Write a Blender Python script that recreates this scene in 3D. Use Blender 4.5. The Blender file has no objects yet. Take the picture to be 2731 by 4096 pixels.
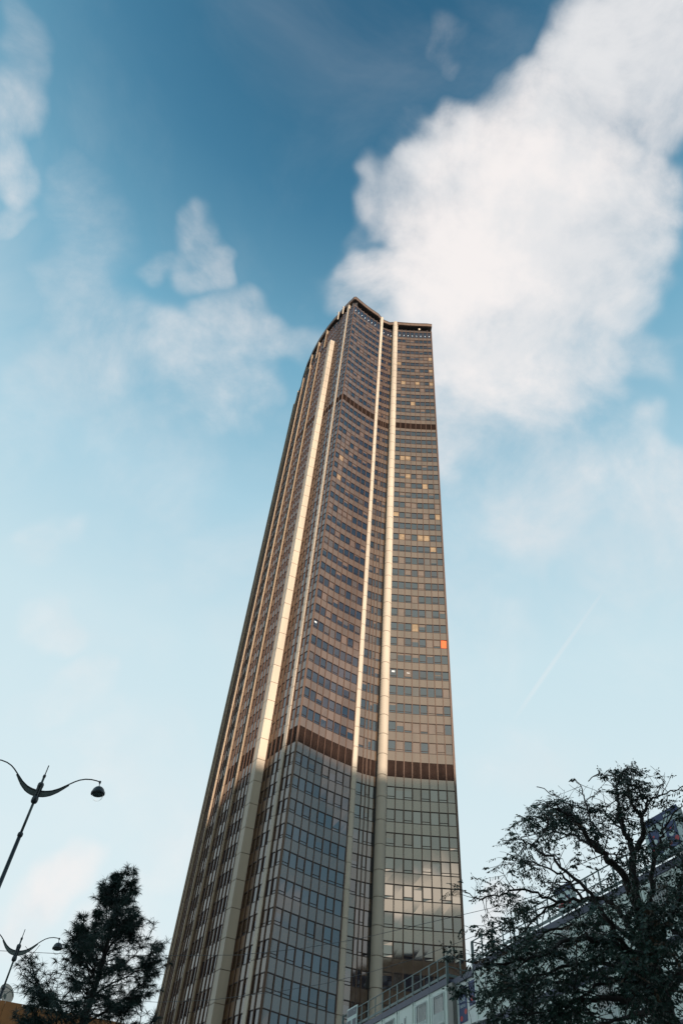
import bpy, math, random
from mathutils import Vector, Matrix, noise
random.seed(7)
S = bpy.context.scene
C = S.collection
R = math.radians
EYE = 1.6

# ------------------------------------------------------------------ camera
F_PX, ELEV, ROLL = 2940.0, R(50.06), R(6.19)
Fw = Vector((0, math.cos(ELEV), math.sin(ELEV)))
R0 = Vector((1, 0, 0)); U0 = Vector((0, -math.sin(ELEV), math.cos(ELEV)))
Rt = R0 * math.cos(ROLL) + U0 * math.sin(ROLL)
Up = -R0 * math.sin(ROLL) + U0 * math.cos(ROLL)
cam_data = bpy.data.cameras.new('camera')
cam = bpy.data.objects.new('camera', cam_data); C.objects.link(cam)
cam.matrix_world = Matrix(((Rt.x, Up.x, -Fw.x, 0), (Rt.y, Up.y, -Fw.y, 0), (Rt.z, Up.z, -Fw.z, EYE), (0, 0, 0, 1)))
cam_data.sensor_fit = 'VERTICAL'; cam_data.sensor_height = 36.0; cam_data.sensor_width = 24.0
cam_data.lens = 36.0 * F_PX / 4096.0
cam_data.clip_end = 6000; cam_data.clip_start = 0.1
S.camera = cam

def ae(az, el):
    a, e = R(az), R(el)
    return Vector((math.sin(a) * math.cos(e), math.cos(a) * math.cos(e), math.sin(e)))
def px_dir(x, y):      # direction in which a point of the photograph lies
    return (Fw * F_PX + Rt * (x - 1365.5) + Up * (2048 - y)).normalized()
def px_at(x, y, dist):  # point at a horizontal distance from the viewpoint
    d = px_dir(x, y); k = dist / math.hypot(d.x, d.y)
    return Vector((d.x * k, d.y * k, d.z * k + EYE))
def proj(p):
    d = Vector(p) - Vector((0, 0, EYE)); w = d.dot(Fw)
    if w < 0.1: return None
    return (1365.5 + F_PX * d.dot(Rt) / w, 2048 - F_PX * d.dot(Up) / w)

# ------------------------------------------------------------------ light
SUN_AZ, SUN_EL = 162.0, 10.0           # azimuth from +Y clockwise: behind the viewer, to the right
sd = ae(SUN_AZ, SUN_EL)
sun_data = bpy.data.lights.new('sun', 'SUN'); sun_data.energy = 4.5; sun_data.angle = R(1.2)
sun_data.color = (1.0, 0.79, 0.60)
sun = bpy.data.objects.new('sun', sun_data); C.objects.link(sun)
sun.rotation_euler = sd.to_track_quat('Z', 'Y').to_euler()
sun.location = (30, -90, 120)

W = bpy.data.worlds.new('World'); S.world = W; W.use_nodes = True
nt = W.node_tree; N = nt.nodes; L = nt.links
for n in list(N): N.remove(n)
def wn(t, **k):
    n = N.new(t)
    for a, b in k.items(): setattr(n, a, b)
    return n
def wm(op, a, b=None, c=None, clamp=False):
    n = N.new('ShaderNodeMath'); n.operation = op; n.use_clamp = clamp
    for i, v in enumerate((a, b, c)):
        if v is None: continue
        if isinstance(v, (int, float)): n.inputs[i].default_value = v
        else: L.new(v, n.inputs[i])
    return n.outputs[0]
def wmix(fac, a, b, mode='MIX'):
    n = N.new('ShaderNodeMix'); n.data_type = 'RGBA'; n.blend_type = mode
    for i, v in ((0, fac), (6, a), (7, b)):
        if isinstance(v, (int, float)): n.inputs[i].default_value = v
        elif isinstance(v, tuple): n.inputs[i].default_value = (*v, 1)
        else: L.new(v, n.inputs[i])
    return n.outputs[2]
def wsmooth(v, lo, hi, a=0.0, b=1.0):
    n = N.new('ShaderNodeMapRange'); n.interpolation_type = 'SMOOTHSTEP'
    L.new(v, n.inputs[0]); n.inputs[1].default_value = lo; n.inputs[2].default_value = hi
    n.inputs[3].default_value = a; n.inputs[4].default_value = b
    return n.outputs[0]
sky = wn('ShaderNodeTexSky', sky_type='NISHITA', sun_disc=False)
sky.sun_elevation = R(SUN_EL); sky.sun_rotation = R(SUN_AZ)
sky.air_density = 1.0; sky.dust_density = 1.0; sky.ozone_density = 2.0
tc = wn('ShaderNodeTexCoord'); dirv = tc.outputs['Generated']
sep = wn('ShaderNodeSeparateXYZ'); L.new(dirv, sep.inputs[0]); zc = sep.outputs[2]
def wnoise(scale, detail, rough, off=(0, 0, 0), stretch=(1, 1, 1), dist=0.0):
    mp = wn('ShaderNodeMapping'); L.new(dirv, mp.inputs[0]); mp.inputs[1].default_value = off; mp.inputs[3].default_value = stretch
    n = wn('ShaderNodeTexNoise'); L.new(mp.outputs[0], n.inputs['Vector'])
    n.inputs['Scale'].default_value = scale; n.inputs['Detail'].default_value = detail
    n.inputs['Roughness'].default_value = rough; n.inputs['Distortion'].default_value = dist
    return n
warp = wnoise(5.0, 3.0, 0.6, (3, 1, 2))
vs = wn('ShaderNodeVectorMath', operation='SUBTRACT'); L.new(warp.outputs['Color'], vs.inputs[0]); vs.inputs[1].default_value = (.5, .5, .5)
vm = wn('ShaderNodeVectorMath', operation='SCALE'); L.new(vs.outputs[0], vm.inputs[0]); vm.inputs['Scale'].default_value = 0.24
va = wn('ShaderNodeVectorMath', operation='ADD'); L.new(vm.outputs[0], va.inputs[0]); L.new(dirv, va.inputs[1])
vn = wn('ShaderNodeVectorMath', operation='NORMALIZE'); L.new(va.outputs[0], vn.inputs[0]); wdir = vn.outputs[0]
# cloud masses: position in the sky as seen in the photograph (x, y, radius) and density
BLOBS = [
 (2500, 40, 230, 1.0), (2620, 330, 260, .85), (2280, 300, 250, 1.15), (2130, 540, 260, 1.2), (1850, 690, 230, 1.25), (2230, 800, 350, 1.3),
 (1640, 830, 190, 1.1), (2540, 860, 280, 1.0), (1850, 1010, 340, 1.3), (2200, 1120, 350, 1.2), (1580, 1060, 160, .9),
 (2520, 1180, 230, .85), (1960, 1380, 320, 1.0), (2280, 1500, 260, .85), (1830, 1620, 260, .65), (1500, 1180, 160, .6), (2560, 1420, 160, .45),
 (2100, 1800, 330, .55), (1900, 2000, 300, .40), (2350, 2050, 330, .42),
 (1760, 210, 110, .38), (1800, 140, 70, .3), (1640, 520, 110, .30), (2560, 1850, 200, .50), (2640, 2050, 260, .5), (2450, 2250, 300, .4), (2640, 1780, 140, .5),
 (730, 850, 90, .46), (780, 930, 120, .44), (640, 1010, 100, .42), (870, 1040, 100, .50), (980, 1240, 140, .48), (1010, 1380, 190, .54), (780, 1420, 200, .52), (900, 1580, 220, .54), (300, 900, 240, .36), (1180, 1400, 120, .4),
 (300, 1150, 220, .42), (450, 1400, 260, .45), (250, 1500, 260, .38), (600, 1800, 320, .36),
 (-20, 250, 150, .4), (-20, 480, 150, .55), (0, 690, 120, .5), (-40, 850, 80, .4),
 (60, 1750, 220, .36), (150, 2150, 120, .42), (230, 2450, 120, .42), (330, 2720, 160, .42), (460, 3000, 200, .40), (150, 3600, 200, .62), (600, 3500, 140, .4),
 (1950, 3650, 110, .75), (2050, 3000, 260, .36), (1900, 2450, 250, .36), (520, 3900, 260, .45), (700, 3050, 220, .36), (560, 3250, 220, .4), (1050, 2500, 300, .3), (500, 2300, 320, .3),
]
acc = None
for (bx, by, br, bs) in BLOBS:
    c = px_dir(bx, by); e1 = px_dir(bx + br, by); e2 = px_dir(bx, by + br)
    ang = 0.5 * (c.angle(e1) + c.angle(e2))
    dt = wn('ShaderNodeVectorMath', operation='DOT_PRODUCT'); L.new(wdir, dt.inputs[0]); dt.inputs[1].default_value = tuple(c)
    s = wsmooth(dt.outputs['Value'], math.cos(ang * 1.55), math.cos(ang * 0.15), 0, bs)
    acc = s if acc is None else wm('SMOOTH_MAX', acc, s, 0.18)
# clouds over the rest of the sky, behind the viewer
gen = wnoise(2.6, 5.0, 0.55, (9.3, 4.1, 2.2), (1, 1, 1.6))
back = wsmooth(sep.outputs[1], -0.06, -0.30)
genm = wm('MULTIPLY', wsmooth(gen.outputs['Fac'], 0.50, 0.68, 0, .9), wm('MULTIPLY', back, wsmooth(zc, 0.75, 0.5, 0.25, 1.0)))
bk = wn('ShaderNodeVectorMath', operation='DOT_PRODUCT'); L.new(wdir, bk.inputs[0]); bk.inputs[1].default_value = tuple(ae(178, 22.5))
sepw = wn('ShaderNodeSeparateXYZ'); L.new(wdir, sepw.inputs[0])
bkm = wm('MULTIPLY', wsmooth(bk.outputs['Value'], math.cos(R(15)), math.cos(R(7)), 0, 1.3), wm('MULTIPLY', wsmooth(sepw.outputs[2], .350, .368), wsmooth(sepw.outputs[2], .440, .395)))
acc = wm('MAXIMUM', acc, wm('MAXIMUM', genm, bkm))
fb = wnoise(7.5, 9.0, 0.62, (1, 5, 2), (1, 1, 1), 0.3)
fb2 = wnoise(24.0, 6.0, 0.6, (4, 5, 7))
dens = wm('ADD', wm('MULTIPLY', acc, .88), wm('MULTIPLY', wm('SUBTRACT', fb.outputs['Fac'], 0.5), 1.5))
dens = wm('ADD', dens, wm('MULTIPLY', wm('SUBTRACT', fb2.outputs['Fac'], 0.5), 0.28))
cmask = wsmooth(dens, -0.10, 1.15, 0, .97)
cmask = wm('MULTIPLY', cmask, wsmooth(acc, 0.10, 0.62))
# thin high veil everywhere and a vapour trail
veil = wnoise(3.4, 6.0, 0.6, (2, 8, 1), (1, 1, 1.5), 0.6)
veilm = wm('MULTIPLY', wsmooth(veil.outputs['Fac'], 0.45, 0.85, 0.0, 0.30), wsmooth(zc, 0.93, 0.75, 0.35, 1.0))
pa, pb = px_dir(2560, 2150), px_dir(2115, 2790)
tn = pa.cross(pb).normalized()
dt = wn('ShaderNodeVectorMath', operation='DOT_PRODUCT'); L.new(dirv, dt.inputs[0]); dt.inputs[1].default_value = tuple(tn)
trail = wsmooth(wm('ABSOLUTE', dt.outputs['Value']), 0.0042, 0.0008)
mid = (pa + pb).normalized()
dt2 = wn('ShaderNodeVectorMath', operation='DOT_PRODUCT'); L.new(dirv, dt2.inputs[0]); dt2.inputs[1].default_value = tuple(mid)
trail = wm('MULTIPLY', trail, wsmooth(dt2.outputs['Value'], math.cos(pa.angle(pb) * .72), math.cos(pa.angle(pb) * .35), 0, .22))
cm = wm('MAXIMUM', wm('MAXIMUM', cmask, veilm), trail)
# clear sky: the Nishita sky blended with scattering colours by height above the horizon
rmp = wn('ShaderNodeValToRGB'); L.new(zc, rmp.inputs[0]); cr = rmp.color_ramp
STOPS = [(0.0, (.76, .84, .84)), (0.26, (.80, .92, .945)), (0.45, (.745, .895, .94)), (0.62, (.65, .84, .91)), (0.76, (.44, .69, .82)), (0.87, (.19, .45, .62)), (0.95, (.062, .22, .365)), (1.0, (.03, .13, .24))]
while len(cr.elements) < len(STOPS): cr.elements.new(0.5)
for el, (p_, c_) in zip(cr.elements, STOPS): el.position = p_; el.color = (*c_, 1)
rs = wn('ShaderNodeVectorMath', operation='SCALE'); L.new(rmp.outputs[0], rs.inputs[0]); rs.inputs['Scale'].default_value = 10.0
# the sky behind the viewer is a little darker and deeper
rear = wsmooth(sep.outputs[1], 0.0, -0.45, 1.0, 0.0)
deep = wmix(1.0, rs.outputs[0], (.34, .55, .68), 'MULTIPLY')
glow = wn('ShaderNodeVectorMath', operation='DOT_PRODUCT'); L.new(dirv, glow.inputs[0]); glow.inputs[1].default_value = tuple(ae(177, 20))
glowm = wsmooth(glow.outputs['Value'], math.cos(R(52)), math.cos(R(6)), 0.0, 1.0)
dks = wn('ShaderNodeVectorMath', operation='SCALE'); L.new(deep, dks.inputs[0]); L.new(wsmooth(zc, 0.42, 0.78, 1.0, 0.42), dks.inputs['Scale']); deep = dks.outputs[0]
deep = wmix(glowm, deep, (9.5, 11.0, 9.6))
front = wmix(rear, deep, rs.outputs[0])
clear = wmix(0.10, front, sky.outputs[0])
tone = wnoise(6.0, 8.0, 0.6, (6, 6, 1))
ccol = wmix(wsmooth(tone.outputs['Fac'], 0.40, 0.62), (8.0, 8.05, 8.2), (9.4, 8.95, 8.8))
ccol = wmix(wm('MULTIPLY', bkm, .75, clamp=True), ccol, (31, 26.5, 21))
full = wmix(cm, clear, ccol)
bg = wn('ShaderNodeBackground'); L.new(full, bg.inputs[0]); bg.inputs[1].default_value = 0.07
wo = wn('ShaderNodeOutputWorld'); L.new(bg.outputs[0], wo.inputs[0])

S.view_settings.view_transform = 'Standard'; S.view_settings.look = 'None'
S.view_settings.exposure = 0.514; S.view_settings.gamma = 1.0; S.view_settings.use_curve_mapping = False
S.render.engine = 'CYCLES'
S.cycles.max_bounces = 6; S.cycles.glossy_bounces = 4; S.cycles.diffuse_bounces = 3

# ------------------------------------------------------------------ materials
def mat(name, col, rough=0.6, metal=0.0, var=0.12, scale=3.0, spec=0.5, coat=0.0, bump=0.0, bscale=20.0, ior=None, streak=False, emit=None):
    m = bpy.data.materials.new(name); m.use_nodes = True
    t = m.node_tree; b = t.nodes['Principled BSDF']
    tcn = t.nodes.new('ShaderNodeTexCoord'); mp = t.nodes.new('ShaderNodeMapping')
    t.links.new(tcn.outputs['Object'], mp.inputs[0])
    if streak: mp.inputs[3].default_value = (1, 1, 0.12)
    n = t.nodes.new('ShaderNodeTexNoise'); n.inputs['Scale'].default_value = scale; n.inputs['Detail'].default_value = 6
    t.links.new(mp.outputs[0], n.inputs['Vector'])
    r = t.nodes.new('ShaderNodeValToRGB'); r.color_ramp.elements[0].position = 0.3; r.color_ramp.elements[1].position = 0.72
    r.color_ramp.elements[0].color = (*[c * (1 - var) for c in col], 1)
    r.color_ramp.elements[1].color = (*[min(1, c * (1 + var)) for c in col], 1)
    t.links.new(n.outputs['Fac'], r.inputs[0]); t.links.new(r.outputs[0], b.inputs['Base Color'])
    b.inputs['Roughness'].default_value = rough; b.inputs['Metallic'].default_value = metal
    b.inputs['Specular IOR Level'].default_value = spec
    if ior: b.inputs['IOR'].default_value = ior
    if coat: b.inputs['Coat Weight'].default_value = coat; b.inputs['Coat Roughness'].default_value = 0.03; b.inputs['Coat IOR'].default_value = 1.6
    if bump:
        n2 = t.nodes.new('ShaderNodeTexNoise'); n2.inputs['Scale'].default_value = bscale; n2.inputs['Detail'].default_value = 4
        t.links.new(tcn.outputs['Object'], n2.inputs['Vector'])
        bp = t.nodes.new('ShaderNodeBump'); bp.inputs['Strength'].default_value = bump; bp.inputs['Distance'].default_value = 0.02
        t.links.new(n2.outputs['Fac'], bp.inputs['Height']); t.links.new(bp.outputs[0], b.inputs['Normal'])
    if emit: b.inputs['Emission Color'].default_value = (*emit[:3], 1); b.inputs['Emission Strength'].default_value = emit[3]
    return m
M = {}
M['glass'] = mat('tinted_glass', (.008, .010, .022), .03, 0, .3, .35, ior=2.4)
M['glass2'] = mat('tinted_glass_brown', (.018, .016, .026), .04, 0, .3, .35, ior=2.25)
M['blind'] = mat('glass_over_lowered_blind', (.120, .080, .060), .05, 0, .15, .5, ior=2.1)
M['blind2'] = mat('glass_over_grey_blind', (.068, .052, .046), .05, 0, .15, .5, ior=2.2)
M['blindl'] = mat('glass_over_pale_blind', (.27, .19, .115), .1, 0, .25, 1.2, ior=1.8)
M['orange'] = mat('glass_over_orange_sheet', (.80, .13, .02), .4, 0, .1, 1, coat=.6)
M['spandrel'] = mat('bronze_glass_spandrel', (.108, .071, .048), .05, 0, .20, .5, ior=2.2, streak=True)
M['gold'] = mat('golden_spandrel', (.125, .068, .032), .35, .4, .25, .6)
M['goldglass'] = mat('golden_glass', (.075, .042, .02), .2, .4, .25, .5)
M['frame'] = mat('bronze_frame', (.080, .042, .028), .45, .1, .15, 2)
M['frame_dark'] = mat('dark_window_frame', (.028, .016, .014), .45, .2, .15, 2)
M['louvre'] = mat('brown_louvre', (.038, .023, .019), .5, .1, .35, 1.2, streak=True)
M['concrete'] = mat('pale_concrete', (.465, .41, .345), .65, 0, .18, .35, bump=.15, bscale=6, streak=True)
M['rib_sheet'] = mat('tan_rib_sheet', (.30, .235, .17), .55, 0, .18, .35, streak=True)
M['concrete_joint'] = mat('concrete_joint', (.20, .16, .13), .8, 0, .1, 2)
M['fascia'] = mat('brown_fascia', (.15, .10, .075), .5, .1, .3, .25)
M['soffit'] = mat('dark_soffit', (.03, .03, .035), .6, 0, .2, 1)
M['core'] = mat('dark_interior', (.02, .02, .022), .8)
M['globe'] = mat('lit_globe', (.9, .9, .9), .3, 0, .02, 1, emit=(.9, 1, .98, .7))
M['white'] = mat('white_cabin_sheet', (.72, .80, .74), .42, 0, .07, 1.1, streak=True, bump=.1, bscale=3)
M['white_trim'] = mat('white_trim', (.74, .79, .76), .4, 0, .08, 4)
M['beam'] = mat('blue_grey_beam', (.055, .068, .115), .45, .1, .15, 2)
M['steel'] = mat('galvanised_steel', (.14, .185, .185), .5, .4, .2, 6)
M['post_beige'] = mat('beige_side_sheet', (.26, .25, .23), .5, 0, .1, 2, streak=True)
M['black'] = mat('black_void', (.01, .012, .016), .6)
M['blue'] = mat('poster_blue', (.018, .045, .15), .5, 0, .1, 2)
M['red'] = mat('poster_red', (.55, .05, .06), .5, 0, .1, 2)
M['sign_grey'] = mat('sign_grey', (.09, .11, .14), .5, 0, .1, 2)
M['sign_white'] = mat('sign_white', (.60, .72, .70), .5, 0, .05, 2)
M['iron'] = mat('painted_iron', (.055, .068, .078), .42, .2, .2, 8)
M['iron2'] = mat('painted_iron_light', (.12, .15, .15), .5, .2, .2, 8)
M['lens'] = mat('lamp_reflector', (.10, .15, .15), .2, .6, .1, 3)
g = bpy.data.materials.new('clear_bowl'); g.use_nodes = True
gb = g.node_tree.nodes['Principled BSDF']; gb.inputs['Base Color'].default_value = (.93, .97, .97, 1); gb.inputs['Roughness'].default_value = .02
gb.inputs['Transmission Weight'].default_value = 1.0; gb.inputs['IOR'].default_value = 1.06; gb.inputs['Alpha'].default_value = .55
M['bowl'] = g
M['bark'] = mat('dark_bark', (.045, .036, .032), .85, 0, .3, 8, bump=.6, bscale=25)
M['leaf'] = mat('dark_leaf', (.022, .058, .036), .5, 0, .5, 1.4)
M['leaf2'] = mat('browning_leaf', (.085, .05, .02), .55, 0, .3, 2)
M['needle'] = mat('pine_needle', (.026, .060, .048), .55, 0, .45, 1.6)
M['cable'] = mat('cable_rubber', (.16, .16, .17), .5)
M['clad'] = mat('orange_brown_cladding', (.36, .155, .055), .5, .1, .15, 1.5)
M['brick'] = mat('pink_brown_stone', (.16, .09, .07), .8, 0, .2, 2.5, bump=.3, bscale=8)
M['slab'] = mat('dark_slab_cladding', (.06, .048, .046), .7, 0, .2, .4)
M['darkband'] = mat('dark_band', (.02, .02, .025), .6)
M['dish'] = mat('dish_paint', (.55, .50, .45), .5, 0, .08, 4)
M['asphalt'] = mat('asphalt', (.05, .05, .052), .9, 0, .25, .8, bump=.4, bscale=40)
M['paving'] = mat('paving', (.20, .19, .18), .85, 0, .15, 1.0, bump=.3, bscale=30)
M['stone'] = mat('paris_stone', (.33, .29, .24), .8, 0, .12, .4, streak=True)
M['paint'] = mat('road_paint', (.7, .7, .68), .6)
M['zinc'] = mat('zinc_roof', (.10, .11, .125), .5, .3, .1, .5)

# ------------------------------------------------------------------ helpers
class MB:
    def __init__(s): s.v = []; s.f = []; s.m = []
    def quad(s, a, b, c, d, mi=0):
        i = len(s.v); s.v += [tuple(a), tuple(b), tuple(c), tuple(d)]; s.f.append((i, i+1, i+2, i+3)); s.m.append(mi)
    def tri(s, a, b, c, mi=0):
        i = len(s.v); s.v += [tuple(a), tuple(b), tuple(c)]; s.f.append((i, i+1, i+2)); s.m.append(mi)
    def hexa(s, p, mi=0):       # p: 4 bottom corners then 4 top corners (counter-clockwise from above)
        i = len(s.v); s.v += [tuple(q) for q in p]
        for q in ((3, 2, 1, 0), (4, 5, 6, 7), (0, 1, 5, 4), (1, 2, 6, 5), (2, 3, 7, 6), (3, 0, 4, 7)):
            s.f.append(tuple(i + k for k in q)); s.m.append(mi)
    def box(s, lo, hi, mi=0):
        x0, y0, z0 = lo; x1, y1, z1 = hi
        s.hexa([(x0, y0, z0), (x1, y0, z0), (x1, y1, z0), (x0, y1, z0), (x0, y0, z1), (x1, y0, z1), (x1, y1, z1), (x0, y1, z1)], mi)
    def prism(s, poly, z0, z1, mi=0):
        n = len(poly); i = len(s.v)
        s.v += [(x, y, z0) for x, y in poly] + [(x, y, z1) for x, y in poly]
        for k in range(n):
            j = (k + 1) % n; s.f.append((i + k, i + j, i + n + j, i + n + k)); s.m.append(mi)
        s.f.append(tuple(i + n - 1 - k for k in range(n))); s.f.append(tuple(i + n + k for k in range(n))); s.m += [mi, mi]
    def tube(s, pts, rad, seg=8, mi=0, caps=True):
        pts = [Vector(p) for p in pts]; n = len(pts)
        rr = rad if isinstance(rad, (list, tuple)) else [rad] * n
        base = len(s.v); t0 = (pts[1] - pts[0]).normalized()
        u = t0.orthogonal().normalized()
        for i in range(n):
            t = (pts[min(i + 1, n - 1)] - pts[max(i - 1, 0)])
            t = t.normalized() if t.length > 1e-9 else t0
            u = (u - t * u.dot(t)); u = u.normalized() if u.length > 1e-6 else t.orthogonal().normalized()
            w = t.cross(u)
            for k in range(seg):
                a = 2 * math.pi * k / seg
                s.v.append(tuple(pts[i] + (u * math.cos(a) + w * math.sin(a)) * rr[i]))
        for i in range(n - 1):
            for k in range(seg):
                j = (k + 1) % seg; a = base + i * seg; s.f.append((a + k, a + j, a + seg + j, a + seg + k)); s.m.append(mi)
        if caps:
            s.f.append(tuple(base + seg - 1 - k for k in range(seg))); s.m.append(mi)
            s.f.append(tuple(base + (n - 1) * seg + k for k in range(seg))); s.m.append(mi)
    def lathe(s, prof, seg=24, mi=0, mtx=None):
        base = len(s.v)
        for (r, z) in prof:
            for k in range(seg):
                a = 2 * math.pi * k / seg; p = Vector((r * math.cos(a), r * math.sin(a), z))
                s.v.append(tuple(mtx @ p if mtx else p))
        for i in range(len(prof) - 1):
            for k in range(seg):
                j = (k + 1) % seg; a = base + i * seg; s.f.append((a + k, a + j, a + seg + j, a + seg + k)); s.m.append(mi)
    def build(s, name, mats, parent=None, smooth=False):
        me = bpy.data.meshes.new(name); me.from_pydata(s.v, [], s.f)
        ms = mats if isinstance(mats, list) else [mats]
        for q in ms: me.materials.append(M[q])
        if len(ms) > 1: me.polygons.foreach_set('material_index', s.m)
        if smooth: me.polygons.foreach_set('use_smooth', [True] * len(s.f))
        me.update()
        o = bpy.data.objects.new(name, me); C.objects.link(o)
        if parent: o.parent = parent
        return o
def tag(o, label=None, cat=None, group=None, kind=None):
    if label: o['label'] = label
    if cat: o['category'] = cat
    if group: o['group'] = group
    if kind: o['kind'] = kind
    return o
def empty(name, label, cat, loc=(0, 0, 0), rz=0, group=None):
    o = bpy.data.objects.new(name, None); C.objects.link(o); o.location = loc; o.rotation_euler = (0, 0, rz)
    o.empty_display_size = .3
    return tag(o, label, cat, group)
def copy_tree(o, parent=None):
    c = o.copy(); C.objects.link(c); c.parent = parent
    for ch in list(o.children): copy_tree(ch, c)
    return c
V = Vector
def v2(p): return V((p[0], p[1]))

# ------------------------------------------------------------------ ground
b = MB()
b.quad((-3000, -3000, 0), (3000, -3000, 0), (3000, 3000, 0), (-3000, 3000, 0))
tag(b.build('ground', 'paving'), kind='structure')
b = MB(); b.quad((-200, 2.5, .004), (200, 2.5, .004), (200, 9.5, .004), (-200, 9.5, .004))
tag(b.build('road', 'asphalt'), kind='structure')
b = MB()
for k in range(-20, 21): b.quad((k * 6 - 1.5, 5.93, .008), (k * 6 + 1.5, 5.93, .008), (k * 6 + 1.5, 6.07, .008), (k * 6 - 1.5, 6.07, .008))
tag(b.build('road_marking', 'paint'), kind='structure')
b = MB(); b.box((-200, 9.5, 0), (200, 9.8, .14)); b.box((-200, 2.2, 0), (200, 2.5, .14))
tag(b.build('kerb', 'stone'), kind='structure')

# ------------------------------------------------------------------ tower
ZB = 58.35 + EYE; ZU = 151.15 + EYE; ZT = 204.0 + EYE
PA = 3.437
rows = []            # (z0, z1, kind)
z = ZB; low = []
while z > 9:
    low.append((z - 1.587, z, 'sp')); low.append((z - PA, z - 1.587, 'win')); z -= PA
rows += low[::-1]
rows.insert(0, (z - 0.9, z, 'sp')); ZBASE = z - 0.9
rows.append((ZB, ZB + 2.65, 'lv'))
z = ZB + 2.65; PM = (ZU - z - 1.2) / 26
for k in range(26): rows.append((z, z + 1.587, 'sp')); rows.append((z + 1.587, z + PM, 'win')); z += PM
rows.append((z, ZU, 'sp')); rows.append((ZU, ZU + 2.4, 'lv')); z = ZU + 2.4
k = 0
while z + PA * 2 < ZT - 1.0: rows.append((z, z + 1.587, 'sp')); rows.append((z + 1.587, z + PA, 'win')); z += PA
rows.append((z, z + 1.5, 'sp')); z += 1.5; rows.append((z, ZT - .75, 'top')); rows.append((ZT - .75, ZT, 'sp'))
ZSTEP = min((r[0] for r in rows if r[2] == 'sp'), key=lambda q: abs(q - (190.3 + EYE)))

A = v2((-2.78, 91.5)); B = v2((20.7, 97.5))
def lin(p, q, n, sag=0.0):
    p, q = v2(p), v2(q); d = q - p; nn = V((-d.y, d.x)).normalized()
    return [p + d * (i / n) + nn * sag * math.sin(math.pi * i / n) for i in range(n + 1)]
near = []            # modules on the near end: (p0, p1, kind)
lw = lin(A, (5.42, 96.6), 8, .22)
near += [(lw[i], lw[i+1], 'n') for i in range(8)]
mw = [v2((6.05, 97.75)), v2((7.15, 98.15)), v2((7.72, 98.33)), v2((8.30, 98.50)), v2((9.45, 98.82))]
near += [(mw[i], mw[i+1], 'n') for i in range(4)]
rw = lin((10.78, 98.12), B, 8, .12)
near += [(rw[i], rw[i+1], 'n') for i in range(8)]
# left flank, going away from the near corner
fl = [(A, v2((-3.5, 92.42)), 'n'), (v2((-3.5, 92.42)), v2((-4.15, 93.18)), 'n'),
      (v2((-4.55, 93.72)), v2((-5.15, 94.55)), 'n'), (v2((-5.15, 94.55)), v2((-5.8, 95.45)), 'n'),
      (v2((-5.8, 95.45)), v2((-6.40, 96.42)), 'g'), (v2((-6.40, 96.42)), v2((-6.98, 97.42)), 'g')]
ribs_low = [(v2((-4.15, 93.18)), v2((-4.55, 93.72)))]
thick = [v2((-7.03, 97.5)), v2((-8.30, 97.02)), v2((-8.98, 98.2)), v2((-7.9, 98.9))]
arc = []; arc_ribs = []
p = v2((-8.95, 98.25)); ang = 31.8
pts = [p]
for kbay in range(8):
    a = R(ang); d = V((-math.sin(a), math.cos(a)))
    ln = 3.95 if kbay == 0 else 4.85
    q = p + d * ln
    s0 = p + d * (0 if kbay == 0 else .16); s1 = q - d * .16
    for i in range(4): arc.append((s0.lerp(s1, i / 4), s0.lerp(s1, (i + 1) / 4), 'n'))
    if kbay < 7: arc_ribs.append((q.copy(), ang - 2.35))
    p = q; ang -= 4.7
arc_end = p
Mid = (A + B) / 2; e = (B - A).normalized(); ax = V((-e.y, e.x))
ymid = ((v2((-8.95, 98.25)) - Mid).dot(ax) + (arc_end - Mid).dot(ax)) / 2
def mx(p):
    d = p - Mid; t = d.dot(ax); t2 = min(t, 2 * ymid - t); return Mid - e * (d.dot(e) + max(0, min(t2, 6)) * .26) + ax * t                 # across the long axis
def my(p): d = p - Mid; return Mid + e * d.dot(e) + ax * (2 * ymid - d.dot(ax))    # across the short axis
def flip(m, fn): return [(fn(q), fn(p_), k_) for (p_, q, k_) in m]
left = [(q, p_, k_) for (p_, q, k_) in fl]                # ordered so the outside is on the right-hand side
leftarc = [(q, p_, k_) for (p_, q, k_) in arc]
# far quarter of the left flank mirrors the near quarter
left_far = [(my(p_), my(q), k_) for (p_, q, k_) in fl]
far = [(my(q), my(p_), k_) for (p_, q, k_) in near]
right = [(mx(p_), mx(q), k_) for (p_, q, k_) in fl]
rightarc = [(mx(p_), mx(q), k_) for (p_, q, k_) in arc]
right_far = [(mx(my(q)), mx(my(p_)), k_) for (p_, q, k_) in fl]
SETB = 1.05
def inward(m):
    r = []
    for (p_, q, k_) in m:
        d = (q - p_).normalized(); n = V((d.y, -d.x)); r.append((p_ - n * SETB, q - n * SETB, k_))
    return r
_in = inward([leftarc[0]])[0]
fs, fe = _in[1], v2((-6.98, 97.42))
fillL = [(fs, fs.lerp(fe, .5), 'n'), (fs.lerp(fe, .5), fe, 'n')]
print('far thick az', [round(math.degrees(math.atan2(my(q).x, my(q).y)), 2) for q in thick], 'arc', [round(math.degrees(math.atan2(m[0].x, m[0].y)), 2) for m in leftarc[::4]])
tower = empty('office_tower', 'very tall brown glass office tower with pale vertical columns and two dark louvre bands', 'skyscraper', (9, 110, 0))
TO = V((9, 110, 0))
inv = lambda p: (p[0] - TO.x, p[1] - TO.y, p[2])

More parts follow.
